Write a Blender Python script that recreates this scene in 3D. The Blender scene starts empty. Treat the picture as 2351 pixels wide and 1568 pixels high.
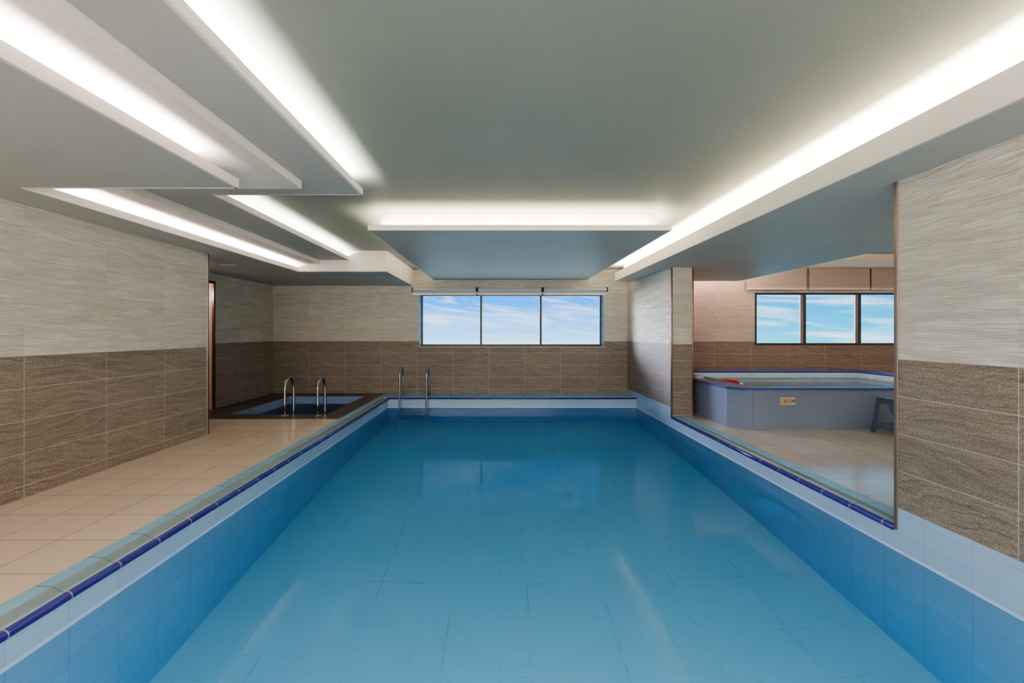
import bpy, bmesh, math, random
from mathutils import Vector, Matrix
random.seed(4)
S = bpy.context.scene
COL = S.collection

# ------------------------------------------------------------------ mesh helpers
def box(bm, x0, x1, y0, y1, z0, z1):
    vs = [bm.verts.new(p) for p in ((x0,y0,z0),(x1,y0,z0),(x1,y1,z0),(x0,y1,z0),(x0,y0,z1),(x1,y0,z1),(x1,y1,z1),(x0,y1,z1))]
    for f in ((3,2,1,0),(4,5,6,7),(0,1,5,4),(1,2,6,5),(2,3,7,6),(3,0,4,7)):
        bm.faces.new([vs[i] for i in f])

def prism(bm, poly, z0, z1):
    n = len(poly)
    a = [bm.verts.new((x, y, z0)) for x, y in poly]
    b = [bm.verts.new((x, y, z1)) for x, y in poly]
    bm.faces.new(list(reversed(a))); bm.faces.new(b)
    for i in range(n):
        j = (i+1) % n
        bm.faces.new((a[i], a[j], b[j], b[i]))

def quad(bm, *pts):
    bm.faces.new([bm.verts.new(p) for p in pts])

def sweep(bm, pts, r, seg=14, caps=True, closed=False, sx=1.0):
    pts = [Vector(p) for p in pts]
    n = len(pts); rings = []
    up = None
    for i, p in enumerate(pts):
        if closed: t = pts[(i+1) % n] - pts[i-1]
        elif i == 0: t = pts[1]-p
        elif i == n-1: t = p-pts[i-1]
        else: t = (pts[i+1]-p).normalized() + (p-pts[i-1]).normalized()
        t.normalize()
        if up is None:
            up = Vector((1,0,0)) if abs(t.x) < .9 else Vector((0,0,1))
        s = t.cross(up).normalized(); up = s.cross(t).normalized()
        rings.append([bm.verts.new(p + s*math.cos(2*math.pi*k/seg)*r*sx + up*math.sin(2*math.pi*k/seg)*r) for k in range(seg)])
    m = n if closed else n-1
    for i in range(m):
        A, B = rings[i], rings[(i+1) % n]
        for k in range(seg):
            bm.faces.new((A[k], A[(k+1) % seg], B[(k+1) % seg], B[k]))
    if caps and not closed:
        bm.faces.new(list(reversed(rings[0]))); bm.faces.new(rings[-1])

def lathe(bm, prof, c=(0,0,0), seg=28, axis='Z'):
    rings = []
    for r, h in prof:
        ring = []
        for k in range(seg):
            a = 2*math.pi*k/seg
            p = (r*math.cos(a), r*math.sin(a), h)
            if axis == 'X': p = (h, r*math.cos(a), r*math.sin(a))
            if axis == 'Y': p = (r*math.sin(a), h, r*math.cos(a))
            ring.append(bm.verts.new((p[0]+c[0], p[1]+c[1], p[2]+c[2])))
        rings.append(ring)
    for A, B in zip(rings, rings[1:]):
        for k in range(seg):
            bm.faces.new((A[k], A[(k+1) % seg], B[(k+1) % seg], B[k]))
    bm.faces.new(list(reversed(rings[0]))); bm.faces.new(rings[-1])

def B(): return bmesh.new()

def obj(name, bm, mat, parent=None, smooth=False, bevel=0.0, loc=None):
    bmesh.ops.recalc_face_normals(bm, faces=bm.faces)
    me = bpy.data.meshes.new(name)
    bm.to_mesh(me); bm.free()
    me.materials.append(mat)
    if smooth:
        for p in me.polygons: p.use_smooth = True
    o = bpy.data.objects.new(name, me); COL.objects.link(o)
    if parent: o.parent = parent
    if loc: o.location = loc
    if bevel:
        m = o.modifiers.new('bevel', 'BEVEL'); m.width = bevel; m.segments = 2; m.limit_method = 'ANGLE'
    return o

def struct(name, bm, mat, parent=None, **k):
    o = obj(name, bm, mat, parent, **k)
    if parent is None: o['kind'] = 'structure'
    return o

def tag(o, label, cat, group=None, kind=None):
    o['label'] = label; o['category'] = cat
    if group: o['group'] = group
    if kind: o['kind'] = kind
    return o

def thing(name, label, cat, loc, group=None):
    o = bpy.data.objects.new(name, None); COL.objects.link(o)
    o.location = loc; o.empty_display_size = .1
    return tag(o, label, cat, group)

def copy_thing(o, loc, label):
    r = o.copy(); COL.objects.link(r); r.location = loc; r['label'] = label
    for ch in list(o.children):
        c = ch.copy(); COL.objects.link(c); c.parent = r
        for g in list(ch.children):
            d = g.copy(); COL.objects.link(d); d.parent = c
    return r

# ------------------------------------------------------------------ node helpers
class NT:
    def __init__(s, name):
        s.m = bpy.data.materials.new(name); s.m.use_nodes = True
        s.t = s.m.node_tree; s.t.nodes.clear()
        s.out = s.t.nodes.new('ShaderNodeOutputMaterial')
    def n(s, typ, **k):
        nd = s.t.nodes.new(typ)
        for a, v in k.items(): setattr(nd, a, v)
        return nd
    def l(s, a, b): s.t.links.new(a, b)
    def val(s, sock, v):
        if hasattr(v, 'is_output'): s.l(v, sock)
        else: sock.default_value = v
    def math(s, op, a, b=0.0, c=None):
        nd = s.n('ShaderNodeMath', operation=op)
        s.val(nd.inputs[0], a); s.val(nd.inputs[1], b)
        if c is not None: s.val(nd.inputs[2], c)
        return nd.outputs[0]
    def comb(s, x, y, z):
        nd = s.n('ShaderNodeCombineXYZ')
        for i, v in enumerate((x, y, z)): s.val(nd.inputs[i], v)
        return nd.outputs[0]
    def noise(s, vec, scale=1, detail=3, rough=.5, dist=0, out='Fac'):
        nd = s.n('ShaderNodeTexNoise')
        s.l(vec, nd.inputs['Vector']); nd.inputs['Scale'].default_value = scale
        nd.inputs['Detail'].default_value = detail; nd.inputs['Roughness'].default_value = rough
        nd.inputs['Distortion'].default_value = dist
        return nd.outputs[out]
    def mix(s, f, a, b, mode='MIX'):
        nd = s.n('ShaderNodeMix', data_type='RGBA', blend_type=mode)
        s.val(nd.inputs[0], f); s.val(nd.inputs[6], a); s.val(nd.inputs[7], b)
        return nd.outputs[2]
    def ramp(s, f, *stops):
        nd = s.n('ShaderNodeValToRGB'); cr = nd.color_ramp
        while len(cr.elements) < len(stops): cr.elements.new(.5)
        for e, (p, c) in zip(cr.elements, stops):
            e.position = p; e.color = c if len(c) == 4 else (*c, 1)
        s.l(f, nd.inputs[0]); return nd.outputs[0]
    def mr(s, v, a, b, c=0.0, d=1.0, smooth=False):
        nd = s.n('ShaderNodeMapRange')
        if smooth: nd.interpolation_type = 'SMOOTHSTEP'
        s.l(v, nd.inputs[0])
        for i, q in enumerate((a, b, c, d)): nd.inputs[i+1].default_value = q
        return nd.outputs[0]
    def pos(s):
        tc = s.n('ShaderNodeTexCoord'); sp = s.n('ShaderNodeSeparateXYZ')
        s.l(tc.outputs['Object'], sp.inputs[0])
        return sp.outputs[0], sp.outputs[1], sp.outputs[2], tc.outputs['Object']
    def grid(s, u, v, w, h, ou, ov, g):
        """returns (grout mask, per-tile random value)"""
        cu = s.math('DIVIDE', s.math('SUBTRACT', u, ou), w)
        cv = s.math('DIVIDE', s.math('SUBTRACT', v, ov), h)
        def line(c, size):
            f = s.math('ABSOLUTE', s.math('SUBTRACT', s.math('FRACT', s.math('ADD', c, 100.0)), .5))
            return s.math('GREATER_THAN', f, .5 - g/(2*size))
        m = s.math('MAXIMUM', line(cu, w), line(cv, h))
        wn = s.n('ShaderNodeTexWhiteNoise', noise_dimensions='2D')
        s.l(s.comb(s.math('FLOOR', cu), s.math('FLOOR', cv), 0.0), wn.inputs['Vector'])
        return m, wn.outputs['Value']
    def bsdf(s, col=(.5,.5,.5), rough=.5, metal=0.0, spec=.5, bump=None, bstr=.3, bdist=.01, coat=0.0):
        p = s.n('ShaderNodeBsdfPrincipled')
        s.val(p.inputs['Base Color'], (*col, 1) if isinstance(col, tuple) and len(col) == 3 else col)
        s.val(p.inputs['Roughness'], rough); s.val(p.inputs['Metallic'], metal)
        p.inputs['Specular IOR Level'].default_value = spec
        p.inputs['Coat Weight'].default_value = coat; p.inputs['Coat Roughness'].default_value = .1
        if bump is not None:
            b = s.n('ShaderNodeBump'); b.inputs['Strength'].default_value = bstr
            b.inputs['Distance'].default_value = bdist
            s.l(bump, b.inputs['Height']); s.l(b.outputs[0], p.inputs['Normal'])
        s.l(p.outputs[0], s.out.inputs[0]); return p

def C(r, g, b):
    f = lambda c: (c/255/12.92) if c/255 <= .04045 else ((c/255+.055)/1.055)**2.4
    return (f(r), f(g), f(b), 1.0)

BAND = 1.075; TH = .2455
def stone(name, axis, ou, w=.742, warm=(1,1,1), coat=0.0):
    s = NT(name); x, y, z, vec = s.pos()
    u = x if axis == 'X' else y
    up = s.math('GREATER_THAN', z, BAND)
    g, rnd = s.grid(u, z, w, TH, ou, BAND-4*TH, .0045)
    r7 = s.math('MULTIPLY', rnd, 7.0)
    # diagonal veins of the brown tiles
    warp = s.noise(s.comb(s.math('MULTIPLY', u, 1.3), s.math('MULTIPLY', z, 1.6), r7), 1.5, 2, .5)
    wz = s.math('ADD', s.math('MULTIPLY_ADD', warp, .55, s.math('MULTIPLY', z, 2.4)), s.math('MULTIPLY', u, s.mr(rnd, 0, 1, -.35, .55)))
    vein = s.noise(s.comb(s.math('MULTIPLY', u, .9), s.math('MULTIPLY', wz, 9.0), r7), 2.6, 5, .75)
    speck = s.noise(s.comb(s.math('MULTIPLY', u, .45), z, r7), 170, 3, .7)
    lo = s.ramp(vein, (.36, C(138,128,117)), (.48, C(160,150,140)), (.64, C(174,165,155)))
    lo = s.mix(.6, lo, s.ramp(speck, (.36, C(58,50,44)), (.5, C(128,116,104)), (.66, C(196,186,172))), 'OVERLAY')
    hi = s.ramp(s.noise(s.comb(s.math('MULTIPLY', u, 1.2), s.math('MULTIPLY', z, 9.0), r7), 2.5, 4, .6), (.3, C(198,191,177)), (.7, C(218,211,197)))
    var = s.mr(rnd, 0, 1, .93, 1.05)
    col = s.mix(up, lo, hi)
    vn = s.n('ShaderNodeVectorMath', operation='SCALE'); s.l(col, vn.inputs[0]); s.l(var, vn.inputs['Scale']); col = vn.outputs[0]
    gl = s.mix(up, C(206,196,180), C(186,180,168))
    gf = s.math('MULTIPLY', g, s.mix(up, (.75,.75,.75,1), (.35,.35,.35,1)))
    col = s.mix(gf, col, gl)
    if warm != (1,1,1): col = s.mix(1.0, col, (*warm, 1), 'MULTIPLY')
    # raked relief
    w2 = s.noise(s.comb(s.math('MULTIPLY', u, 1.6), s.math('MULTIPLY', z, 5.0), 0.0), 2.0, 2, .5)
    rz = s.math('MULTIPLY_ADD', w2, .06, z)
    rip = s.noise(s.comb(s.math('MULTIPLY', u, .075), rz, 0.3), 62, 2, .45)
    wn2 = s.noise(s.comb(s.math('MULTIPLY', u, 1.5), s.math('MULTIPLY', z, 14.0), 1.3), 1.6, 2, .5)
    sw = s.math('SINE', s.math('ADD', s.math('MULTIPLY', rz, 380.0), s.math('MULTIPLY', wn2, 8.0)))
    sw = s.math('MULTIPLY_ADD', sw, .5, .5)
    ripu = s.math('ADD', s.math('MULTIPLY', s.math('POWER', sw, 1.6), .30), s.math('MULTIPLY', rip, .75))
    fine = s.noise(s.comb(s.math('MULTIPLY', u, .25), z, 0.3), 190, 2, .6)
    h = s.mix(up, s.math('ADD', s.math('MULTIPLY', rip, .55), s.math('MULTIPLY', fine, .55)), s.math('ADD', ripu, s.math('MULTIPLY', fine, .12)))
    h = s.math('SUBTRACT', h, s.math('MULTIPLY', g, .35))
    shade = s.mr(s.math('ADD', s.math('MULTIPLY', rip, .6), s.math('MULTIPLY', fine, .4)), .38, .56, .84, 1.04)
    vs = s.n('ShaderNodeVectorMath', operation='SCALE'); s.l(col, vs.inputs[0]); s.l(s.mix(up, shade, s.mr(ripu, .34, .68, .86, 1.05)), vs.inputs['Scale']); col = vs.outputs[0]  # groove shade painted into the colour, on top of the bumped relief
    s.bsdf(col, rough=.4 if not coat else .3, spec=.45 if not coat else 1.0, bump=h, bstr=.9, bdist=.013)
    return s.m

def blue_tile(name, axis, ou=0.0, c=(163,184,210), gc=(130,146,176), rough=.12, w=.292, h=.1128, oz=-.065, line=False):
    s = NT(name); x, y, z, vec = s.pos()
    u, v = {'X': (x, z), 'Y': (y, z), 'Z': (x, y)}[axis]
    g, rnd = s.grid(u, v, w, h, ou, oz, .0045)
    col = s.mix(s.mr(rnd, 0, 1, 0, .35), C(*c), C(c[0]-22, c[1]-12, c[2]-10))
    cl = s.noise(vec, 2.2, 3, .6)
    col = s.mix(s.mr(cl, .35, .7, 0, .25), col, C(c[0]-20, c[1]+2, c[2]-16))
    col = s.mix(s.math('MULTIPLY', g, .5), col, C(*gc))
    if line:   # pale band painted in as the water's reflection along the water line
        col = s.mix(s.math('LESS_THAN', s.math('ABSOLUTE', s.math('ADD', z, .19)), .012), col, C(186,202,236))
    s.bsdf(col, rough=rough, bump=s.math('SUBTRACT', 1.0, g), bstr=.25, bdist=.003)
    return s.m

def floor_tile(name, c1, c2, w, h, ou, ov, rough, grout=(96,82,72), dirt=.2):
    s = NT(name); x, y, z, vec = s.pos()
    g, rnd = s.grid(x, y, w, h, ou, ov, .0042)
    col = s.mix(rnd, C(*c1), C(*c2))
    cl = s.noise(vec, 1.7, 5, .65)
    col = s.mix(s.mr(cl, .35, .75, 0, dirt), col, C(c1[0]-34, c1[1]-36, c1[2]-36))
    sp = s.noise(vec, 260, 2, .6)
    col = s.mix(s.mr(sp, .62, .75, 0, .25), col, C(c1[0]-30, c1[1]-34, c1[2]-36))
    col = s.mix(s.math('MULTIPLY', g, .85), col, C(*grout))
    s.bsdf(col, rough=rough, bump=s.math('SUBTRACT', 1.0, g), bstr=.2, bdist=.002)
    return s.m

def plain(name, c, rough=.5, metal=0.0, spec=.5, nscale=None, namp=.12, bstr=0, coat=0.0, c2=None):
    s = NT(name); x, y, z, vec = s.pos()
    col = C(*c)
    bump = None
    if nscale:
        nz = s.noise(vec, nscale, 4, .6)
        dk = C(*(c2 or tuple(max(0, int(q*(1-namp))) for q in c)))
        col = s.mix(s.mr(nz, .3, .7), col, dk)
        if bstr: bump = nz
    s.bsdf(col, rough=rough, metal=metal, spec=spec, bump=bump, bstr=bstr, coat=coat, bdist=.004)
    return s.m

M = {}
M['stone_back'] = stone('stone_back', 'X', -1.718)
M['stone_back_right_room'] = stone('stone_right_room', 'X', 4.331, w=.744, warm=(1.0,.88,.88))
M['stone_left'] = stone('stone_left', 'Y', 3.443, w=.721)
M['stone_far_left'] = stone('stone_far_left', 'Y', 8.2, w=.742)
M['stone_right'] = stone('stone_right', 'Y', 2.31, w=.72)
M['stone_right_far'] = stone('stone_right_far', 'Y', 7.10, w=.72, coat=.8)
M['stone_pillar'] = stone('stone_pillar', 'X', 2.2, w=.9)
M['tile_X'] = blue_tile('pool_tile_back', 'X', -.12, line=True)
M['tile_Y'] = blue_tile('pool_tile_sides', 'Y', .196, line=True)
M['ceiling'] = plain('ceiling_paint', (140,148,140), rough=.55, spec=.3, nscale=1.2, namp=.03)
M['soffit'] = plain('soffit_bounce_paint', (184,186,180), rough=.5, spec=.35, nscale=1.2, namp=.03)  # lighter copy of the ceiling paint, bounced light put into the colour
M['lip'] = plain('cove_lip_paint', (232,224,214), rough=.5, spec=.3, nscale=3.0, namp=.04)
M['deck'] = floor_tile('deck_tile', (220,200,181), (214,194,175), .3745, .381, -2.668, 2.362, .22)
M['deck_right'] = floor_tile('deck_tile_right', (205,192,180), (196,182,170), .395, .395, 3.1, 4.35, .16, dirt=.35, grout=(118,100,88))
M['steel'] = plain('polished_steel', (182,178,174), rough=.27, metal=1.0, nscale=6, namp=.12)
M['steel_trim'] = plain('steel_trim', (158,144,132), rough=.34, metal=1.0, nscale=3, namp=.2)
M['bronze_trim'] = plain('bronze_trim', (122,98,84), rough=.25, metal=1.0, nscale=3, namp=.2)
M['dark_frame'] = plain('dark_window_frame', (52,44,42), rough=.4, nscale=8)
M['black'] = plain('black_plastic', (24,24,26), rough=.4)
M['white_bar'] = plain('white_blind_bar', (224,224,222), rough=.4)
M['blind'] = plain('blind_fabric', (205,205,202), rough=.7, nscale=40)
M['blind_beige'] = plain('beige_blind_fabric', (168,153,146), rough=.8, nscale=60)
M['granite'] = plain('dark_granite', (92,78,70), rough=.35, nscale=16, c2=(58,48,44), bstr=.15)
M['kid_panel'] = None
M['rim'] = plain('blue_rim', (58,78,140), rough=.3, nscale=20, c2=(48,66,122))
M['red'] = plain('red_vinyl', (214,44,24), rough=.25, coat=.5)
M['clear_white'] = plain('white_vinyl', (232,222,224), rough=.2, coat=.5)
M['cloth'] = plain('pale_cloth', (222,200,194), rough=.9, nscale=60)
M['stool'] = plain('blue_plastic', (84,98,132), rough=.35, nscale=12, c2=(74,88,120))
M['vent'] = plain('vent_cover', (222,204,176), rough=.6, nscale=20)
M['sign'] = plain('sign_cream', (206,180,158), rough=.5, nscale=10, namp=.05)
M['gold'] = plain('sign_gold', (190,150,52), rough=.5)
M['ink'] = plain('sign_ink', (18,16,16), rough=.6)
M['pink_stone'] = plain('pink_marble', (205,184,172), rough=.3, nscale=7, namp=.08)
M['white_plastic'] = plain('white_plastic', (232,228,224), rough=.3)
M['cream'] = plain('cream_paint', (226,206,178), rough=.6)

# coping with a tile joint every 29 cm
def coping(name, c, axis, ou, rib=False, rough=.25, jc=(90,98,100)):
    s = NT(name); x, y, z, vec = s.pos()
    u = x if axis == 'X' else y
    f = s.math('ABSOLUTE', s.math('SUBTRACT', s.math('FRACT', s.math('ADD', s.math('DIVIDE', s.math('SUBTRACT', u, ou), .292), 50.0)), .5))
    g = s.math('GREATER_THAN', f, .5-.0035/.292)
    cl = s.noise(vec, 3.0, 4, .6)
    col = s.mix(s.mr(cl, .35, .7, 0, .5), C(*c), C(c[0]-14, c[1]-12, c[2]-10))
    bump = s.math('SUBTRACT', 1.0, g)
    if rib:
        wv = s.math('SINE', s.math('MULTIPLY', s.math('ADD', x, s.math('MULTIPLY', y, 1.2)), 1300.0))
        col = s.mix(s.mr(wv, -.4, .4), col, C(c[0]-24, c[1]-24, c[2]-24))
        bump = s.math('ADD', bump, s.math('MULTIPLY', wv, .3))
    col = s.mix(s.math('MULTIPLY', g, .8), col, C(*jc))
    s.bsdf(col, rough=rough, bump=bump, bstr=.3, bdist=.003)
    return s.m
M['coping_Y'] = coping('coping_sides', (136,176,196), 'Y', .196)
M['coping_X'] = coping('coping_back', (134,174,200), 'X', -.12)
M['rib_Y'] = coping('ribbed_strip', (134,148,150), 'Y', .196, rib=True)
M['edge_Y'] = coping('coping_edge', (122,156,162), 'Y', .196)
M['rope_Y'] = coping('nosing_sides', (50,42,124), 'Y', .196, rough=.15, jc=(170,150,150))
M['rope_X'] = coping('nosing_back', (50,42,124), 'X', -.12, rough=.15, jc=(150,150,170))

def water(name, col, dens, scale=2.5, bstr=.02, tint=(1,1,1,1), refl=.24):
    s = NT(name); x, y, z, vec = s.pos()
    p = s.n('ShaderNodeBsdfRefraction'); p.inputs['IOR'].default_value = 1.333
    p.inputs['Roughness'].default_value = 0.0; p.inputs['Color'].default_value = tint
    gl = s.n('ShaderNodeBsdfGlossy'); gl.inputs['Roughness'].default_value = .055
    fr = s.n('ShaderNodeFresnel'); fr.inputs['IOR'].default_value = 1.333
    mx = s.n('ShaderNodeMixShader'); s.l(s.math('MULTIPLY', fr.outputs[0], refl), mx.inputs[0])
    s.l(p.outputs[0], mx.inputs[1]); s.l(gl.outputs[0], mx.inputs[2])
    nz = s.noise(vec, scale, 3, .5)
    b = s.n('ShaderNodeBump'); b.inputs['Strength'].default_value = bstr; b.inputs['Distance'].default_value = .05
    s.l(nz, b.inputs['Height']); s.l(b.outputs[0], p.inputs['Normal']); s.l(b.outputs[0], gl.inputs['Normal'])
    va = s.n('ShaderNodeVolumeAbsorption'); va.inputs['Color'].default_value = col; va.inputs['Density'].default_value = dens
    s.l(mx.outputs[0], s.out.inputs[0]); s.l(va.outputs[0], s.out.inputs['Volume'])
    return s.m
M['water'] = water('pool_water', (.32,.768,.95,1), .50, 2.2, .03)
M['spa_water'] = water('spa_water', (.15,.72,.74,1), .6, 4, .03)
M['kid_water'] = water('kid_water', (.7,.95,.9,1), .2, 5, .06, refl=.7)

def glass():
    s = NT('window_glass')
    t = s.n('ShaderNodeBsdfTransparent'); g = s.n('ShaderNodeBsdfGlossy'); g.inputs['Roughness'].default_value = .02
    m = s.n('ShaderNodeMixShader'); m.inputs[0].default_value = .006
    s.l(t.outputs[0], m.inputs[1]); s.l(g.outputs[0], m.inputs[2]); s.l(m.outputs[0], s.out.inputs[0])
    return s.m
M['glass'] = glass()

def pool_floor():
    s = NT('pool_floor_tile'); x, y, z, vec = s.pos()
    g, rnd = s.grid(x, y, .6, 1.16, .22, 2.62, .006)
    g2, r2 = s.grid(x, y, .2, .1, 0, 0, .004)
    brk = s.mr(s.noise(vec, 1.6, 4, .7), .46, .6)
    brk2 = s.mr(s.noise(vec, 5.0, 4, .7), .5, .64)
    col = s.mix(s.mr(rnd, 0, 1, 0, .3), C(190,212,222), C(180,204,216))
    col = s.mix(s.mr(s.noise(vec, .9, 4, .6), .35, .7, 0, .45), col, C(170,204,214))
    col = s.mix(s.math('MULTIPLY', g, s.math('MULTIPLY', brk, .42)), col, C(62,92,112))
    col = s.mix(s.math('MULTIPLY', g2, s.math('MULTIPLY', brk2, .35)), col, C(72,104,122))
    s.bsdf(col, rough=.4)
    return s.m
M['pool_floor'] = pool_floor()

# ------------------------------------------------------------------ dimensions
H = 1.25
ZS, ZSR, ZC = 2.22, 2.25, 2.555         # left soffit, right soffit, main ceiling
YB, YF = 9.4, -2.5                       # back and front walls
WZ = -.20                                # water level
ZR = -.025                               # right deck
PX = lambda y: -2.105 - .0075*max(y, 0)  # inner edge of the pool, left
CX = lambda y: -2.262 - .0105*max(y, 0)  # outer edge of the left coping
XR = 2.63
PY0, PY1 = .45, 8.80
PB = -1.52

# ------------------------------------------------------------------ shell: floors
bm = B(); prism(bm, [(-4.95,YF),(CX(0),YF),(CX(0),0),(CX(6.6),6.6),(-4.95,6.6)], -.06, 0.0)
struct('floor', bm, M['deck'])
bm = B(); box(bm, -4.95, 3.1, YF, PY0-.2, -.065, -.002); struct('floor_front', bm, M['deck'])
bm = B(); prism(bm, [(2.85,YF),(9.4,YF),(9.4,9.4),(2.85,9.4)], ZR-.06, ZR); struct('floor_right', bm, M['deck_right'])

# granite surround of the plunge pool (four slabs round the opening)
sx0, sx1, sy0, sy1 = -4.14, -2.66, 6.985, 8.95
bm = B()
prism(bm, [(-4.7,6.6),(CX(6.6),6.6),(CX(sy0),sy0),(-4.7,sy0)], -.06, .002)
box(bm, -4.7, sx0, sy0, sy1, -.06, .002)
prism(bm, [(sx1,sy0),(CX(sy0),sy0),(CX(sy1),sy1),(sx1,sy1)], -.06, .002)
prism(bm, [(-4.7,sy1),(CX(sy1),sy1),(CX(YB),YB),(-4.7,YB)], -.06, .002)
struct('spa_surround', bm, M['granite'])
bm = B()
quad(bm, (sx0,sy0,-.95),(sx1,sy0,-.95),(sx1,sy1,-.95),(sx0,sy1,-.95))
for xx in (sx0+.006, sx1-.006):
    quad(bm, (xx,sy0,-.95),(xx,sy1,-.95),(xx,sy1,0),(xx,sy0,0))
struct('spa_basin', bm, blue_tile('spa_tile_Y','Y', .1, c=(128,146,186)))
bm = B()
for yy in (sy0+.006, sy1-.006):
    quad(bm, (sx0,yy,-.95),(sx1,yy,-.95),(sx1,yy,0),(sx0,yy,0))
struct('spa_basin_end', bm, blue_tile('spa_tile_X','X', .1, c=(128,146,186)))
bm = B(); box(bm, sx0-.01, sx1+.01, sy0-.01, sy1+.01, -1.0, -.145)
tag(obj('spa_water', bm, M['spa_water']), 'dark green water filling the small plunge pool in the back left corner', 'water', kind='stuff')

# ------------------------------------------------------------------ main pool
bm = B()
quad(bm, (PX(PY0),PY0,PB),(XR,PY0,PB),(XR,PY1,PB),(PX(PY1),PY1,PB))
struct('pool_floor', bm, M['pool_floor'])
bm = B()
quad(bm, (PX(PY0),PY0,PB),(PX(PY1),PY1,PB),(PX(PY1),PY1,-.06),(PX(PY0),PY0,-.06))
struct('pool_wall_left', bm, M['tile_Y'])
bm = B()
quad(bm, (PX(PY1),PY1,PB),(XR,PY1,PB),(XR,PY1,-.01),(PX(PY1),PY1,-.01))
quad(bm, (PX(PY0),PY0,PB),(XR,PY0,PB),(XR,PY0,-.03),(PX(PY0),PY0,-.03))
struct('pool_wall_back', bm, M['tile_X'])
bm = B()
quad(bm, (XR,PY0,PB),(XR,PY1,PB),(XR,PY1,-.06),(XR,PY0,-.06))
quad(bm, (XR,PY0-.3,-.06),(XR,3.02,-.06),(XR,3.02,.093),(XR,PY0-.3,.093))
quad(bm, (XR,6.99,-.06),(XR,PY1+.02,-.06),(XR,PY1+.02,.10),(XR,6.99,.10))
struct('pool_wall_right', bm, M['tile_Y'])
bm = B(); prism(bm, [(PX(PY0)-.02,PY0-.02),(XR+.02,PY0-.02),(XR+.02,PY1+.02),(PX(PY1)-.02,PY1+.02)], PB-.05, WZ)
tag(obj('pool_water', bm, M['water']), 'still turquoise water filling the large swimming pool', 'water', kind='stuff')

# coping: sloping flat tile, ribbed strip, thin edge, blue nosing
def cop(name, f, mat, y0, y1, side):
    """f(t) -> list of (offset from pool edge, z) section points; swept along y"""
    bm = B()
    def edge(y):
        return PX(y) if side < 0 else XR
    secs = []
    for y in (y0, y1):
        e = edge(y)
        w = (e - CX(y)) if side < 0 else .22
        secs.append([(e + side*o*w, y, z) for o, z in f])
    a = [bm.verts.new(p) for p in secs[0]]; b = [bm.verts.new(p) for p in secs[1]]
    for i in range(len(a)-1): bm.faces.new((a[i], a[i+1], b[i+1], b[i]))
    return struct(name, bm, mat)
zl = 0.0
for side, z0, y0, y1, nm in ((-1, 0.004, -.2, PY1+.12, 'left'), (1, ZR+.004, 3.03, 6.97, 'right')):
    zi = -.036 if side < 0 else -.034
    cop('coping_'+nm, [(1.0, z0-.03), (1.0, z0), (.50, z0-.004)], M['coping_Y'], y0, y1, side)
    cop('coping_rib_'+nm, [(.50, z0-.004), (.22, zi+.012)], M['rib_Y'], y0, y1, side)
    cop('coping_edge_'+nm, [(.22, zi+.012), (.06, zi+.004)], M['edge_Y'], y0, y1, side)
# back ledge
bm = B(); prism(bm, [(CX(PY1),PY1-.02),(PX(PY1),PY1-.02),(XR,PY1-.02),(XR,YB),(CX(YB),YB)], -.018, .003)
struct('pool_ledge', bm, M['coping_X'])
# nosing
def nosing(name, pts, mat, r=.019):
    bm = B(); sweep(bm, pts, r, seg=12); return struct(name, bm, mat, smooth=True)
nosing('nosing_left', [(PX(y)-.004, y, -.045) for y in (-.2, 0, 3, 6, PY1)], M['rope_Y'], .022)
nosing('nosing_back', [(PX(PY1)-.01, PY1-.012, -.016), (XR, PY1-.012, -.016)], M['rope_X'], .017)
nosing('nosing_right', [(XR+.004, 3.04, -.048), (XR+.004, 6.97, -.048)], M['rope_Y'], .022)

# ------------------------------------------------------------------ walls
def wall_with_hole(bm, x0, x1, y0, y1, z0, z1, hx0, hx1, hz0, hz1):
    box(bm, x0, hx0, y0, y1, z0, z1); box(bm, hx1, x1, y0, y1, z0, z1)
    box(bm, hx0, hx1, y0, y1, z0, hz0); box(bm, hx0, hx1, y0, y1, hz1, z1)
W1 = (-1.675, 2.14, .965, 2.052)
bm = B(); wall_with_hole(bm, -4.95, 2.66, YB, YB+.16, -.1, 2.6, *W1); struct('wall_back', bm, M['stone_back'])
bm = B(); box(bm, -4.95, -3.60, YF, 5.59, -.02, 2.345); struct('wall_left', bm, M['stone_left'])
FL = -4.685
bm = B()
box(bm, FL-.16, FL, 7.47, YB, -.05, 2.4); box(bm, FL-.16, FL, 5.59, 6.52, -.05, 2.4); box(bm, FL-.16, FL, 6.52, 7.47, 2.065, 2.4)
struct('wall_far_left', bm, M['stone_far_left'])
bm = B(); box(bm, XR+.002, XR+.26, YF, 3.015, .093, 2.4); struct('wall_right', bm, M['stone_right'])
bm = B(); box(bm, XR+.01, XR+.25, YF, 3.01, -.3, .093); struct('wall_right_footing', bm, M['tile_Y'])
# wall on the pool side, from the pillar to the back
bm = B(); box(bm, XR+.001, 2.96, 6.995, YB+.05, .10, 2.6); struct('wall_right_far', bm, M['stone_right_far'])
bm = B(); box(bm, XR+.003, 2.955, 6.985, 6.999, -.03, 2.26); struct('pillar_face', bm, M['stone_pillar'])
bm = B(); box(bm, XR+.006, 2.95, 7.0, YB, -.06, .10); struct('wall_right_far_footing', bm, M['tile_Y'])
bm = B(); box(bm, -4.95, 9.4, YF-.15, YF, -.1, 2.7); struct('wall_front', bm, M['cream'])
# right room
Y2 = 9.20
W2 = (5.15, 8.60, .995, 2.06)
bm = B(); wall_with_hole(bm, 2.96, 9.4, Y2, Y2+.16, -.1, 2.75, *W2); struct('wall_back_right', bm, M['stone_back_right_room'])
bm = B(); box(bm, 9.25, 9.4, YF, 9.4, -.1, 2.75); struct('wall_far_right', bm, M['cream'])

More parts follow.
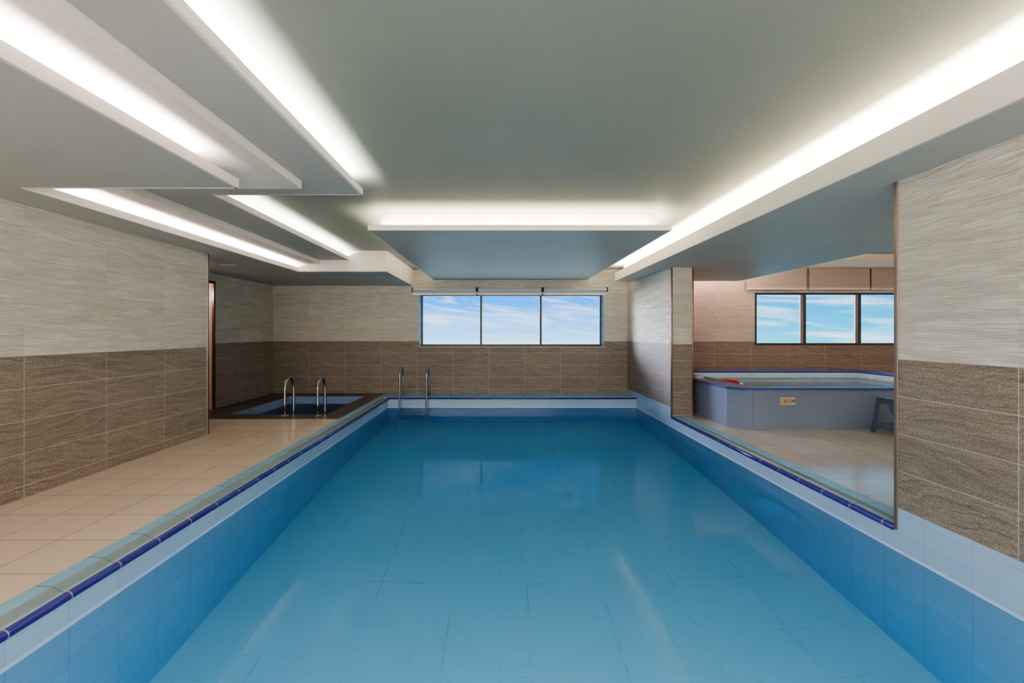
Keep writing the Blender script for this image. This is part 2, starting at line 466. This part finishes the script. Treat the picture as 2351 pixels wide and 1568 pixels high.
# corner trims
def trim(n, x, y, z0, z1, mat, w=.014, d=.014):
    bm = B(); box(bm, x-w, x+w, y-d, y+d, z0, z1); o = struct('trim_%d' % n, bm, mat, bevel=.005)
trim(1, -3.602, 5.60, 0, 2.22, M['steel_trim'], .012, .018)
trim(2, XR+.010, 3.022, -.055, 2.25, plain('brown_trim', (128,112,102), rough=.4, metal=.5), .016, .014)
trim(3, XR+.003, 6.985, -.05, 2.25, M['bronze_trim'], .012, .012)
trim(4, 2.957, 6.985, -.024, 2.25, M['bronze_trim'], .012, .012)

# door to the changing rooms
bm = B()
box(bm, FL-.02, FL+.012, 7.435, 7.475, -.0, 2.09); box(bm, FL-.02, FL+.012, 6.50, 6.54, 0, 2.09); box(bm, FL-.02, FL+.012, 6.50, 7.475, 2.05, 2.09)
door = struct('door_1', bm, M['bronze_trim'])
s = NT('pink_jamb'); x, y, z, vec = s.pos()
g, r = s.grid(x, z, 5.0, .62, 3.0, .02, .006)
s.bsdf(s.mix(s.math('MULTIPLY', g, .5), s.mix(s.noise(vec, 8), C(206,172,156), C(192,156,140)), C(150,110,94)), rough=.3)
M['jamb'] = s.m
bm = B(); box(bm, FL-.75, FL-.02, 7.45, 7.50, 0, 2.07); obj('door_jamb', bm, M['jamb'], door)
bm = B(); box(bm, FL-.9, FL-.75, 6.3, 7.6, -.02, 2.4); box(bm, FL-.9, FL-.16, 6.3, 6.45, -.02, 2.4); box(bm, FL-.9, FL-.165, 6.3, 7.6, 2.2, 2.3)
struct('wall_vestibule', bm, M['pink_stone'])
bm = B(); box(bm, FL-.9, FL-.01, 6.3, 7.6, -.06, -.001); struct('floor_vestibule', bm, M['deck'])

# ------------------------------------------------------------------ ceilings
c, lp = M['ceiling'], M['lip']
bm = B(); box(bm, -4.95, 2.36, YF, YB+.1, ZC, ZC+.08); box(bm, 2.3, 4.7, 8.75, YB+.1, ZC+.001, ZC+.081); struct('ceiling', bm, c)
def lips(bm, pts, z0, z1, t=.018, side=1):
    """thin upstand along a polyline"""
    for (ax, ay), (bx, by) in zip(pts, pts[1:]):
        d = Vector((bx-ax, by-ay)).normalized(); n = Vector((-d.y, d.x))*side*t
        ox, oy = -n.x/t*.002, -n.y/t*.002
        prism(bm, [(ax+ox,ay+oy),(bx+ox,by+oy),(bx+n.x,by+n.y),(ax+n.x,ay+n.y)], z0-.0015, z1)
# layer 1: soffit C round the recess
L1 = [(-4.95,YF),(-1.757,YF),(-1.757,3.06),(-3.20,3.06),(-3.20,7.24),(-1.80,7.24),(-1.80,YB),(-4.95,YB)]
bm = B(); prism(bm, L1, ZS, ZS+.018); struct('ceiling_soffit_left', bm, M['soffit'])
bm = B()
lips(bm, [(-1.757,YF),(-1.757,3.06),(-3.20,3.06),(-3.20,7.24)], ZS+.0005, ZS+.062)
struct('ceiling_soffit_lip', bm, lp)
bm = B(); box(bm, -3.38, -1.799, 7.2405, YB-.001, ZS+.001, ZC+.002)
struct('ceiling_bulkhead', bm, lp)
bm = B(); box(bm, -4.9, -3.38, YF, YB, ZS+.018, 2.345); box(bm, -3.38, -1.93, YF, 2.9, ZS+.018, 2.345)
struct('ceiling_soffit_back', bm, lp)
# layer 2
L2 = [(-4.95,YF),(-1.51,YF),(-1.51,3.467),(-2.87,3.467),(-2.87,7.24),(-4.95,7.24)]
bm = B(); prism(bm, L2, 2.345, 2.4065); struct('ceiling_step', bm, lp)
# layer 3
L3 = [(-4.95,YF),(-1.155,YF),(-1.155,3.826),(-2.405,3.826),(-2.405,7.24),(-4.95,7.24)]
bm = B(); prism(bm, L3, 2.407, 2.425); struct('ceiling_step_upper', bm, M['soffit'])
bm = B(); lips(bm, [(-1.155,YF),(-1.155,3.826),(-2.405,3.826),(-2.405,7.24)], 2.4075, 2.462); struct('ceiling_step_lip', bm, lp)
bm = B(); prism(bm, [(-4.95,YF),(-1.29,YF),(-1.29,3.69),(-2.54,3.69),(-2.54,7.24),(-4.95,7.24)], 2.425, ZC+.001); struct('ceiling_step_back', bm, lp)
# right soffit
bm = B(); prism(bm, [(2.22,YF),(4.63,YF),(4.63,8.80),(2.22,8.80)], ZSR, ZSR+.03)
struct('ceiling_soffit_right', bm, M['soffit'])
bm = B(); lips(bm, [(2.22,YF),(2.22,8.80)], ZSR+.0005, ZSR+.155, side=-1)
lips(bm, [(2.22,8.80),(2.35,8.80)], ZSR+.0005, ZSR+.155, side=-1)
lips(bm, [(2.66,8.80),(4.63,8.80),(4.63,YF)], ZSR+.0005, ZSR+.06, side=-1)
struct('ceiling_soffit_right_lip', bm, lp)
bm = B(); box(bm, 2.345, 4.50, YF, 8.62, ZSR+.03, 2.66); struct('ceiling_soffit_right_back', bm, lp)
# hanging centre panel
P = [(-1.405,4.84),(1.825,4.84),(1.79,9.36),(-1.37,9.36)]
bm = B(); prism(bm, P, 2.34, 2.358); pan = struct('ceiling_panel', bm, M['soffit'])
bm = B(); lips(bm, [P[3],P[0],P[1],P[2]], 2.3405, 2.398); obj('panel_lip', bm, lp, pan)
bm = B(); box(bm, -1.30, 1.62, 4.975, 9.3, 2.358, ZC+.001); box(bm, 1.60, 1.705, 5.0, 9.3, 2.358, ZC+.0012); obj('panel_plinth', bm, lp, pan)
# right room ceiling
bm = B(); box(bm, 2.96, 9.4, YF, Y2+.1, 2.64, 2.72); struct('ceiling_right', bm, c)
bm = B(); box(bm, 4.66, 9.25, 8.03, Y2, 2.545, 2.64); box(bm, 4.66, 9.25, 8.57, Y2-.001, 2.533, 2.546); struct('ceiling_right_bulkhead', bm, M['cream'])
# round vent
bm = B(); lathe(bm, [(.105,0),(.105,-.008),(.085,-.012),(.08,-.010),(.055,-.010),(.05,-.014),(.02,-.014)], seg=36)
v = obj('ceiling_vent', bm, M['vent'], smooth=False, loc=(-3.89, 6.52, ZS))
tag(v, 'round beige vent cover flush in the low ceiling at the left', 'vent')

# ------------------------------------------------------------------ windows
def window(name, W, y, px_mull, fw=.045, rev=True, mat2=None, double=False):
    x0, x1, z0, z1 = W
    yf = y + .05
    bm = B()
    box(bm, x0+.02, x1-.02, yf, yf+.05, z0+.0, z0+fw); box(bm, x0+.02, x1-.02, yf, yf+.05, z1-fw*.8, z1)
    box(bm, x0+.03, x0+.03+fw*.9, yf+.001, yf+.049, z0, z1); box(bm, x1-.03-fw*.9, x1-.03, yf+.001, yf+.049, z0, z1)
    root = struct(name, bm, M['dark_frame'], bevel=.004)
    for mx in px_mull:
        bm = B(); box(bm, mx-.022, mx+.022, yf-.004, yf+.052, z0+fw, z1-fw*.8); obj('mullion', bm, M['dark_frame'], root, bevel=.004)
        if double:
            bm = B(); box(bm, mx-.085, mx-.022, yf+.01, yf+.05, z0+fw, z1-fw*.8); obj('sash_stile', bm, mat2, root, bevel=.004)
    edges = [x0+.05] + list(px_mull) + [x1-.05]
    for a, b in zip(edges, edges[1:]):
        bm = B(); quad(bm, (a,yf+.03,z0+.02),(b,yf+.03,z0+.02),(b,yf+.03,z1-.02),(a,yf+.03,z1-.02)); obj('window_pane', bm, M['glass'], root)
    if rev:
        s = NT('reveal_mosaic'); x, yy, z, vec = s.pos()
        g, r = s.grid(yy, z, .05, .07, 0, 0, .006)
        s.bsdf(s.mix(s.math('MULTIPLY', g, .7), s.mix(r, C(70,140,200), C(90,160,215)), C(190,205,215)), rough=.2)
        bm = B(); box(bm, x0-.001, x0+.022, y+.004, y+.155, z0, z1); box(bm, x1-.022, x1+.001, y+.004, y+.155, z0, z1)
        obj('window_reveal', bm, s.m, root)
    return root
w1 = window('window_1', W1, YB, [(1104-1148)/111.2, (1242-1148)/111.2])
# rough white grout line round the opening
bm = B()
for i in range(60):
    a = W1[0]-.03 + (W1[1]-W1[0]+.06)*i/60; b = W1[0]-.03 + (W1[1]-W1[0]+.06)*(i+1)/60
    t = .010 + .008*random.random()
    box(bm, a, b, YB-.004, YB+.02, W1[2]-t, W1[2]+.004)
obj('sill_grout', bm, plain('sill_grout', (186,180,172), rough=.8, nscale=30), w1)
w2m = plain('grey_sash', (120,112,122), rough=.4)
w2 = window('window_2', W2, Y2, [(1852-1148)/113.6, (1979-1148)/113.6, 8.45-.05], rev=False, mat2=w2m, double=True)

# roller blinds over the main window
def roller(x0, x1, label):
    z = 2.135; y = YB-.075
    t = thing('roller_blind', label, 'roller blind', ((x0+x1)/2, YB, z), 'roller blinds above the wide window')
    h = (x1-x0)/2
    bm = B(); lathe(bm, [(.033,-h+.02),(.033,h-.02)], (0,-.075,0), axis='X', seg=20); obj('roller_tube', bm, M['blind'], t, smooth=False)
    bm = B(); box(bm, -h+.03, h-.03, -.046, -.043, -.075, .0); obj('blind_fabric', bm, M['blind'], t)
    bm = B(); box(bm, -h+.01, h-.01, -.052, -.036, -.112, -.07); obj('bottom_bar', bm, M['white_bar'], t, bevel=.004)
    for s_ in (-1, 1):
        bm = B(); box(bm, s_*(h-.012)-.012, s_*(h-.012)+.012, -.11, 0, -.04, .045); obj('bracket', bm, M['black'], t, bevel=.006)
    return t
bx = [(-1.806), -.472, .872, 2.205]
roller(bx[0], bx[1]-.004, 'rolled-up grey roller blind over the left pane of the wide window')
roller(bx[1]+.004, bx[2]-.004, 'rolled-up grey roller blind over the middle pane of the wide window')
roller(bx[2]+.004, bx[3], 'rolled-up grey roller blind over the right pane of the wide window')

def drop_blind(x0, x1, label):
    zt, zb, yy = 2.533, 2.115, Y2-.09
    t = thing('pull_down_blind', label, 'roller blind', ((x0+x1)/2, yy, zt), 'beige blinds hanging above the window of the side room')
    h = (x1-x0)/2
    bm = B(); box(bm, -h, h, -.002, .002, zb-zt+.03, -.0); obj('blind_fabric', bm, M['blind_beige'], t)
    bm = B(); box(bm, -h, h, -.014, .010, zb-zt, zb-zt+.036); obj('bottom_bar', bm, plain('beige_bar', (226,206,196), rough=.4), t, bevel=.005)
    return t
k2 = (Y2-.09)/1045
drop_blind((1714-1148)*k2, (1852-1148)*k2, 'beige blind hanging above the left pane of the side room window')
drop_blind((1858-1148)*k2, (1997-1148)*k2, 'beige blind hanging above the second pane of the side room window')
drop_blind((2001-1148)*k2, (2140-1148)*k2, 'beige blind partly hidden by the near wall, rightmost above the side room window')

# ------------------------------------------------------------------ rails and ladder
def arch(y0, y1, zlow0, zlow1, ztop, n=14, flat=1.0):
    r = (y1-y0)/2; cy = (y0+y1)/2; zc = ztop - r*flat
    pts = [(0,y0,zlow0),(0,y0,zc*.5+zlow0*.5),(0,y0,zc-.02)]
    for i in range(n+1):
        a = math.pi*(1-i/n); pts.append((0, cy+r*math.cos(a), zc+r*flat*math.sin(a)))
    pts += [(0,y1,zc-.02),(0,y1,zc*.5+zlow1*.5),(0,y1,zlow1)]
    return pts
def spa_rail(x, label):
    t = thing('handrail', label, 'handrail', (x, 6.84, .002), 'hooped steel handrails of the plunge pool')
    bm = B(); sweep(bm, [(0, y-6.84, z-.002) for _, y, z in arch(6.84, 7.13, .002, -.6, .555, flat=1.15)], .0205, seg=16); obj('rail', bm, M['steel'], t, smooth=True)
    bm = B(); lathe(bm, [(.056,0),(.054,.006),(.030,.014),(.024,.02)], (0,0,0), seg=26); obj('floor_flange', bm, M['steel'], t, smooth=True)
    return t
spa_rail(-3.235, 'left hooped steel handrail of the small plunge pool, nearer the door')
spa_rail(-2.742, 'right hooped steel handrail of the small plunge pool, nearer the big pool')

lad = thing('pool_ladder', 'stainless steel ladder with two hooped rails at the back of the big pool', 'ladder', (-1.65, 8.95, .003))
for x in (-.253, .253):
    bm = B(); pts = [(x, y-8.95, z-.003) for _, y, z in arch(8.62, 8.95, -1.12, .003, .575, flat=1.0)]
    sweep(bm, pts, .0185, seg=16); rl = obj('rail', bm, M['steel'], lad, smooth=True)
    bm = B(); lathe(bm, [(.052,0),(.050,.006),(.028,.014),(.022,.02)], (x,0,0), seg=24); obj('floor_flange', bm, M['steel'], rl, smooth=True)
for z in (-.33, -.58, -.83, -1.08):
    bm = B(); box(bm, -.235, .235, 8.59-8.95, 8.65-8.95, z-.012, z+.012); obj('step', bm, M['steel'], lad, bevel=.006)

# ------------------------------------------------------------------ children's pool
kx, ky = 3.07, 6.01
OUT = [(3.07,8.93),(3.07,6.16),(3.225,6.01),(7.1,6.01),(7.1,8.93)]
INN = [(3.40,8.55),(3.40,6.22),(3.43,6.09),(6.72,6.09),(6.72,8.55)]
kp = thing('raised_pool', 'raised grey-blue panelled pool with a dark blue rim in the side room', 'pool', (5.0, 7.4, ZR))
def kloc(p): return (p[0]-5.0, p[1]-7.4)
s = NT('pool_panel'); x, y, z, vec = s.pos()
ln = lambda v, at: s.math('LESS_THAN', s.math('ABSOLUTE', s.math('SUBTRACT', v, at)), .003)
pj = s.math('MULTIPLY', s.math('MAXIMUM', ln(x, -1.655), ln(x, .07)), s.math('LESS_THAN', y, -1.38))
pj = s.math('MAXIMUM', pj, s.math('MULTIPLY', ln(y, -1.13), s.math('LESS_THAN', x, -1.9)))
s.bsdf(s.mix(s.math('MULTIPLY', pj, .6), s.mix(s.noise(vec, 2.5, 4), C(124,134,158), C(114,124,148)), C(62,66,74)), rough=.22)
M['kid_panel'] = s.m
bm = B()
n = len(OUT)
zt = .497-ZR
for i in range(n):
    a, b = kloc(OUT[i]), kloc(OUT[(i+1) % n])
    quad(bm, (*a, 0), (*b, 0), (*b, zt), (*a, zt))
obj('side_panel', bm, M['kid_panel'], kp)
bm = B(); s2 = blue_tile('raised_pool_tile', 'X', 0, c=(206,216,230), gc=(150,162,182), w=.3, h=.2, oz=.07)
for i in range(n):
    a, b = kloc(INN[i]), kloc(INN[(i+1) % n])
    quad(bm, (*a, .05), (*b, .05), (*b, zt), (*a, zt))
bm.faces.new([bm.verts.new((*kloc(p), .05)) for p in INN])
obj('basin', bm, s2, kp)
bm = B()
OR = [(3.05,8.95),(3.05,6.135),(3.205,5.975),(7.12,5.975),(7.12,8.95)]
for i in range(n):
    j = (i+1) % n
    quad4 = [kloc(OR[i]), kloc(OR[j]), kloc(INN[j]), kloc(INN[i])]
    prism(bm, quad4, zt, zt+.03)
obj('rim', bm, M['rim'], kp)
bm = B(); prism(bm, [kloc((5.06+(p[0]-5.06)*1.006, 7.32+(p[1]-7.32)*1.008)) for p in INN], .03, .41-ZR)
kw = obj('raised_pool_water', bm, M['kid_water'], loc=(5.0, 7.4, ZR))
tag(kw, 'pale green water filling the raised pool in the side room', 'water', kind='stuff')
# water inlet on the right inner wall
bm = B(); lathe(bm, [(.012,.03),(.03,.022),(.036,.008),(.036,0)], axis='X', seg=20)
for v_ in bm.verts: v_.co.x *= -1
wi = obj('water_inlet', bm, M['white_plastic'], smooth=True, loc=(6.718, 8.22, .425))
tag(wi, 'small white round water inlet on the far inner wall of the raised pool', 'nozzle')

# depth sign
sg = thing('depth_sign', 'small cream sign reading 50.CM on the front panel of the raised pool', 'sign', (3.795, 6.008, .349))
sw, sh = .1, .049
bm = B(); box(bm, -sw, sw, -.004, 0, -sh, sh); obj('sign_plate', bm, M['sign'], sg)
fc = bpy.data.curves.new('lettering', 'FONT'); fc.body = '50.C'; fc.size = .072; fc.align_x = 'CENTER'; fc.align_y = 'CENTER'; fc.offset = .0004
tmp = bpy.data.objects.new('tmp_text', fc); COL.objects.link(tmp)
bpy.context.view_layer.update()
me = bpy.data.meshes.new_from_object(tmp.evaluated_get(bpy.context.evaluated_depsgraph_get()))
bpy.data.objects.remove(tmp)
xs = [v_.co.x for v_ in me.vertices]; ys = [v_.co.y for v_ in me.vertices]
cxm, cym = (min(xs)+max(xs))/2, (min(ys)+max(ys))/2
kx_, ky_ = .098/(max(xs)-min(xs)), .046/(max(ys)-min(ys))
for v_ in me.vertices:
    v_.co = Vector(((v_.co.x-cxm)*kx_-.007, -.0052, (v_.co.y-cym)*ky_))
me.materials.clear(); me.materials.append(M['ink'])
# the letter M drawn as four strokes, joined to the rest of the word
bmt = bmesh.new(); bmt.from_mesh(me)
def stroke(ax, az, bx_, bz, w_):
    vs = [bmt.verts.new(q) for q in ((ax-w_, -.0052, az), (ax+w_, -.0052, az), (bx_+w_, -.0052, bz), (bx_-w_, -.0052, bz))]
    bmt.faces.new(vs)
m0, m1, hh = .054, .088, .023
stroke(m0, -hh, m0, hh, .0040); stroke(m1, -hh, m1, hh, .0040)
stroke((m0+m1)/2, -hh*.45, m0+.001, hh, .0038); stroke((m0+m1)/2, -hh*.45, m1-.001, hh, .0038)
bmt.to_mesh(me); bmt.free()
lo_ = bpy.data.objects.new('lettering', me); COL.objects.link(lo_); lo_.parent = sg
bm = B(); pts = []
for i in range(30):
    t_ = i/29; a = t_*math.pi*2.6
    pts.append((-.083 + .012*math.sin(a), -.005, .040 - .082*t_))
sweep(bm, pts, .0028, seg=6)
pts = [(-.075+.010*math.cos(a_*.35), -.005, -.018+.02*math.sin(a_*.35)) for a_ in range(-6, 7)]
sweep(bm, pts, .0025, seg=6)
obj('ornament', bm, M['gold'], sg)

# swim ring
bm = B(); R1, r1 = .20, .034
pts = [(R1*math.cos(2*math.pi*k/48), R1*math.sin(2*math.pi*k/48), 0) for k in range(48)]
sweep(bm, pts, r1, seg=16, closed=True)
ring = obj('swim_ring', bm, M['red'], smooth=True, loc=(3.66, 7.36, .430)); ring.scale = (1, 1.15, 1)
ring.rotation_euler = (math.radians(3), math.radians(-4), 0)
tag(ring, 'red inflatable swim ring with a white patch floating in the raised pool', 'swim ring')
bm = B()
a0 = math.radians(-62)
pts = [(R1*math.cos(a0+k*.07), R1*math.sin(a0+k*.07), .0) for k in range(10)]
sweep(bm, pts, r1+.0015, seg=16, caps=False)
obj('white_patch', bm, M['clear_white'], ring, smooth=True)

# pale cloth on the rim
bm = B()
N = 8
for k, (z0, z1, sc_) in enumerate(((0,.010,1),(.010,.019,.93),(.019,.027,.86))):
    poly = [(.10*sc_*(.9+.15*math.sin(3*a+k))*math.cos(a), .12*sc_*(.9+.12*math.cos(2*a+k))*math.sin(a)) for a in (2*math.pi*i/20 for i in range(20))]
    prism(bm, poly, z0, z1)
cl = obj('folded_cloth', bm, M['cloth'], loc=(3.20, 7.33, .497+.031), bevel=.003)
tag(cl, 'small pale folded cloth lying on the blue rim beside the pillar', 'cloth')

# ------------------------------------------------------------------ stool
st = thing('plastic_stool', 'dark blue plastic stool with open sides beside the raised pool', 'stool', (4.98, 5.62, ZR))
hb, ht = .21, .165          # half width at the foot and top (x)
yb, yt = .24, .20           # half depth
Zt = .455
def side_y(sgn):
    """one side of the stool (facing x) with the bevelled opening cut out"""
    bm = B()
    def P3(y, z, off=0):
        f = z/Zt; xx = hb + (ht-hb)*f
        return (sgn*(xx-off), y*((yb+(yt-yb)*f)/yb), z)
    o = [(-.24,0),(-.24,Zt-.03),(-.205,Zt),(.205,Zt),(.24,Zt-.03),(.24,0),(.19,0),(.185,.07),(-.185,.07),(-.19,0)]
    i_ = [(-.18,.125),(.18,.125),(.185,.36),(.165,.385),(.05,.385),(-.13,.20)]
    outer = [bm.verts.new(P3(*p)) for p in o]; inner = [bm.verts.new(P3(*p)) for p in i_]
    es = [bm.edges.new((outer[k], outer[(k+1) % len(outer)])) for k in range(len(outer))]
    es += [bm.edges.new((inner[k], inner[(k+1) % len(inner)])) for k in range(len(inner))]
    bmesh.ops.triangle_fill(bm, use_beauty=True, edges=es)
    g_ = bmesh.ops.extrude_face_region(bm, geom=bm.faces[:])
    for v_ in g_['geom']:
        if isinstance(v_, bmesh.types.BMVert): v_.co.x -= sgn*.022
    return bm
for sgn in (-1, 1): obj('side_frame', side_y(sgn), M['stool'], st)
bm = B()
prism(bm, [(-ht-.008,-yt-.006),(ht+.008,-yt-.006),(ht+.008,yt+.006),(-ht-.008,yt+.006)], Zt-.028, Zt+.004)
obj('seat', bm, M['stool'], st, bevel=.012)
for sgn in (-1, 1):
    def F(x, z):
        f = z/Zt; return (x*((hb+(ht-hb)*f)/hb), sgn*(yb+(yt-yb)*f), z)
    for rect in ((-.2,.2,.07,.12),(-.2,.2,.385,.44)):
        a, b, z0, z1 = rect; bm = B()
        vs = [F(a,z0),F(b,z0),F(b,z1),F(a,z1)]
        f1 = [bm.verts.new(p) for p in vs]; f2 = [bm.verts.new((p[0], p[1]-sgn*.02, p[2])) for p in vs]
        bm.faces.new(f1); bm.faces.new(list(reversed(f2)))
        for k in range(4): bm.faces.new((f1[k], f1[(k+1) % 4], f2[(k+1) % 4], f2[k]))
        obj('end_rail', bm, M['stool'], st)

# ------------------------------------------------------------------ lights
def strip(name, a, b, w, power, col, tilt=0.0, roty=None):
    a, b = Vector(a), Vector(b); L = (b-a).length
    ld = bpy.data.lights.new(name, 'AREA'); ld.shape = 'RECTANGLE'; ld.size = L; ld.size_y = w
    ld.energy = power*L; ld.color = col
    o = bpy.data.objects.new(name, ld); COL.objects.link(o); o.location = (a+b)/2
    X = (b-a).normalized(); Zup = Vector((0,0,1)); Yv = Zup.cross(X)
    # light shines along local -Z: local Z must point down
    Z = -Zup; Z = (Matrix.Rotation(tilt, 3, X) @ Z).normalized(); Yv = Z.cross(X).normalized()
    o.rotation_euler = Matrix((X, Yv, Z)).transposed().to_euler()
    return o
PINK, WHT, WARM, ROSE = (1,.88,.89), (1,.95,.88), (1,.86,.66), (1,.70,.66)
K = 1.05
strip('lamp_soffit_near', (-1.83,YF+.1,ZS+.035), (-1.83,2.7,ZS+.035), .03, 8*K, PINK)
strip('lamp_soffit_far', (-3.28,3.2,ZS+.035), (-3.28,7.15,ZS+.035), .03, 7*K, PINK)
strip('lamp_step_near', (-1.215,YF+.1,2.44), (-1.215,3.75,2.44), .03, 9*K, WHT)
strip('lamp_step_far', (-2.465,3.95,2.44), (-2.465,7.2,2.44), .03, 6*K, WHT)
strip('lamp_right', (2.285,YF+.1,2.31), (2.285,8.7,2.31), .07, 21*K, WARM)
strip('lamp_panel_front', (-1.30,4.905,2.372), (1.70,4.905,2.372), .04, 5*K, WARM)
strip('lamp_panel_left', (-1.345,5.0,2.372), (-1.33,9.2,2.372), .03, 3*K, WARM)
strip('lamp_panel_right', (1.765,5.0,2.372), (1.745,9.2,2.372), .03, 5*K, WARM)
strip('lamp_side_room_back', (3.05,8.72,ZSR+.05), (4.5,8.72,ZSR+.05), .04, 60*K, ROSE)
strip('lamp_side_room', (4.57,YF+.1,ZSR+.05), (4.57,8.7,ZSR+.05), .04, 20*K, (1,.92,.86))
def panel(name, loc, size, power, col, rot):
    ld = bpy.data.lights.new(name, 'AREA'); ld.shape = 'RECTANGLE'; ld.size, ld.size_y = size
    ld.energy = power; ld.color = col
    o = bpy.data.objects.new(name, ld); COL.objects.link(o); o.location = loc
    o.rotation_euler = tuple(math.radians(a) for a in rot); return o
panel('fill_front', (-.6, YF+.3, 1.75), (5.6, .8), 125, (1,.97,.93), (55,0,0))  # added fill light behind the camera, no window there
panel('fill_side_room', (6.4, .3, 1.4), (4.5, 1.4), 14, (1,.97,.95), (90,0,0))  # unseen fill light added to lift the side room
panel('fill_underwater', (.26, PY0+.08, -.55), (2.6, .5), 24, (.95,1,1), (66,0,0))  # made-up underwater fill that brightens the pool
ld = bpy.data.lights.new('lamp_vestibule', 'POINT'); ld.energy = 5; ld.color = (1,.90,.84); ld.shadow_soft_size = .1
o = bpy.data.objects.new('lamp_vestibule', ld); COL.objects.link(o); o.location = (FL-.45, 6.9, 1.9)
ld = bpy.data.lights.new('daylight', 'SUN'); ld.energy = 3.2; ld.angle = math.radians(28); ld.color = (.80,.83,1)
o = bpy.data.objects.new('daylight', ld); COL.objects.link(o); o.location = (-3, 14, 4)
o.rotation_euler = Vector((1,-1,-.2)).to_track_quat('-Z', 'Y').to_euler()
for W, y in ((W1, YB+.17), (W2, Y2+.17)):
    ld = bpy.data.lights.new('window_portal', 'AREA'); ld.shape = 'RECTANGLE'; ld.size = W[1]-W[0]; ld.size_y = W[3]-W[2]
    ld.cycles.is_portal = True
    o = bpy.data.objects.new('window_portal', ld); COL.objects.link(o); o.location = ((W[0]+W[1])/2, y, (W[2]+W[3])/2)
    o.rotation_euler = (math.radians(-90), 0, 0)

# ------------------------------------------------------------------ sky
w = bpy.data.worlds.new('sky'); S.world = w; w.use_nodes = True
t = w.node_tree; t.nodes.clear()
s = NT.__new__(NT); s.t = t; s.m = w; s.out = t.nodes.new('ShaderNodeOutputWorld')
tc = s.n('ShaderNodeTexCoord'); sp = s.n('ShaderNodeSeparateXYZ'); s.l(tc.outputs['Generated'], sp.inputs[0])
X_, Y_, Z_ = sp.outputs
grad = s.ramp(s.mr(Z_, -.05, .14), (0, C(190,226,250)), (.25, C(130,198,248)), (.6, C(40,150,240)), (1, C(20,130,232)))
side = s.mr(X_, .2, .62, smooth=True)
grad2 = s.ramp(s.mr(Z_, -.03, .12), (0, C(60,190,226)), (.5, C(0,158,214)), (1, C(50,170,228)))
base = s.mix(side, grad, grad2)
cv = s.comb(s.math('MULTIPLY', X_, 4.0), s.math('MULTIPLY', Y_, 2.0), s.math('MULTIPLY_ADD', X_, 4.5, s.math('MULTIPLY', Z_, 34.0)))
cl = s.mr(s.noise(cv, 1.25, 6, .55, .8), .48, .74, 0, .75)
skyc = s.mix(cl, base, C(232,242,250))
bg = s.n('ShaderNodeBackground'); s.l(skyc, bg.inputs[0]); bg.inputs[1].default_value = .85
s.l(bg.outputs[0], s.out.inputs[0])

# ------------------------------------------------------------------ camera and view
cd = bpy.data.cameras.new('camera'); cam = bpy.data.objects.new('camera', cd); COL.objects.link(cam)
cam.location = (0, 0, H); cam.rotation_euler = (math.radians(90), 0, 0)
cd.sensor_width = 36; cd.sensor_fit = 'HORIZONTAL'; cd.lens = 1045*36/2351
cd.shift_x = (1175.5-1148)/2351; cd.shift_y = -(784-764)/2351
cd.clip_start = .05
S.camera = cam
S.view_settings.view_transform = 'AgX'
S.view_settings.look = 'AgX - Medium High Contrast'
S.view_settings.exposure = 1.38
S.cycles.max_bounces = 10; S.cycles.diffuse_bounces = 5; S.cycles.glossy_bounces = 4; S.cycles.transmission_bounces = 6
S.cycles.use_adaptive_sampling = True; S.cycles.adaptive_threshold = .025
S.cycles.sample_clamp_indirect = 4.0
S.cycles.use_denoising = True
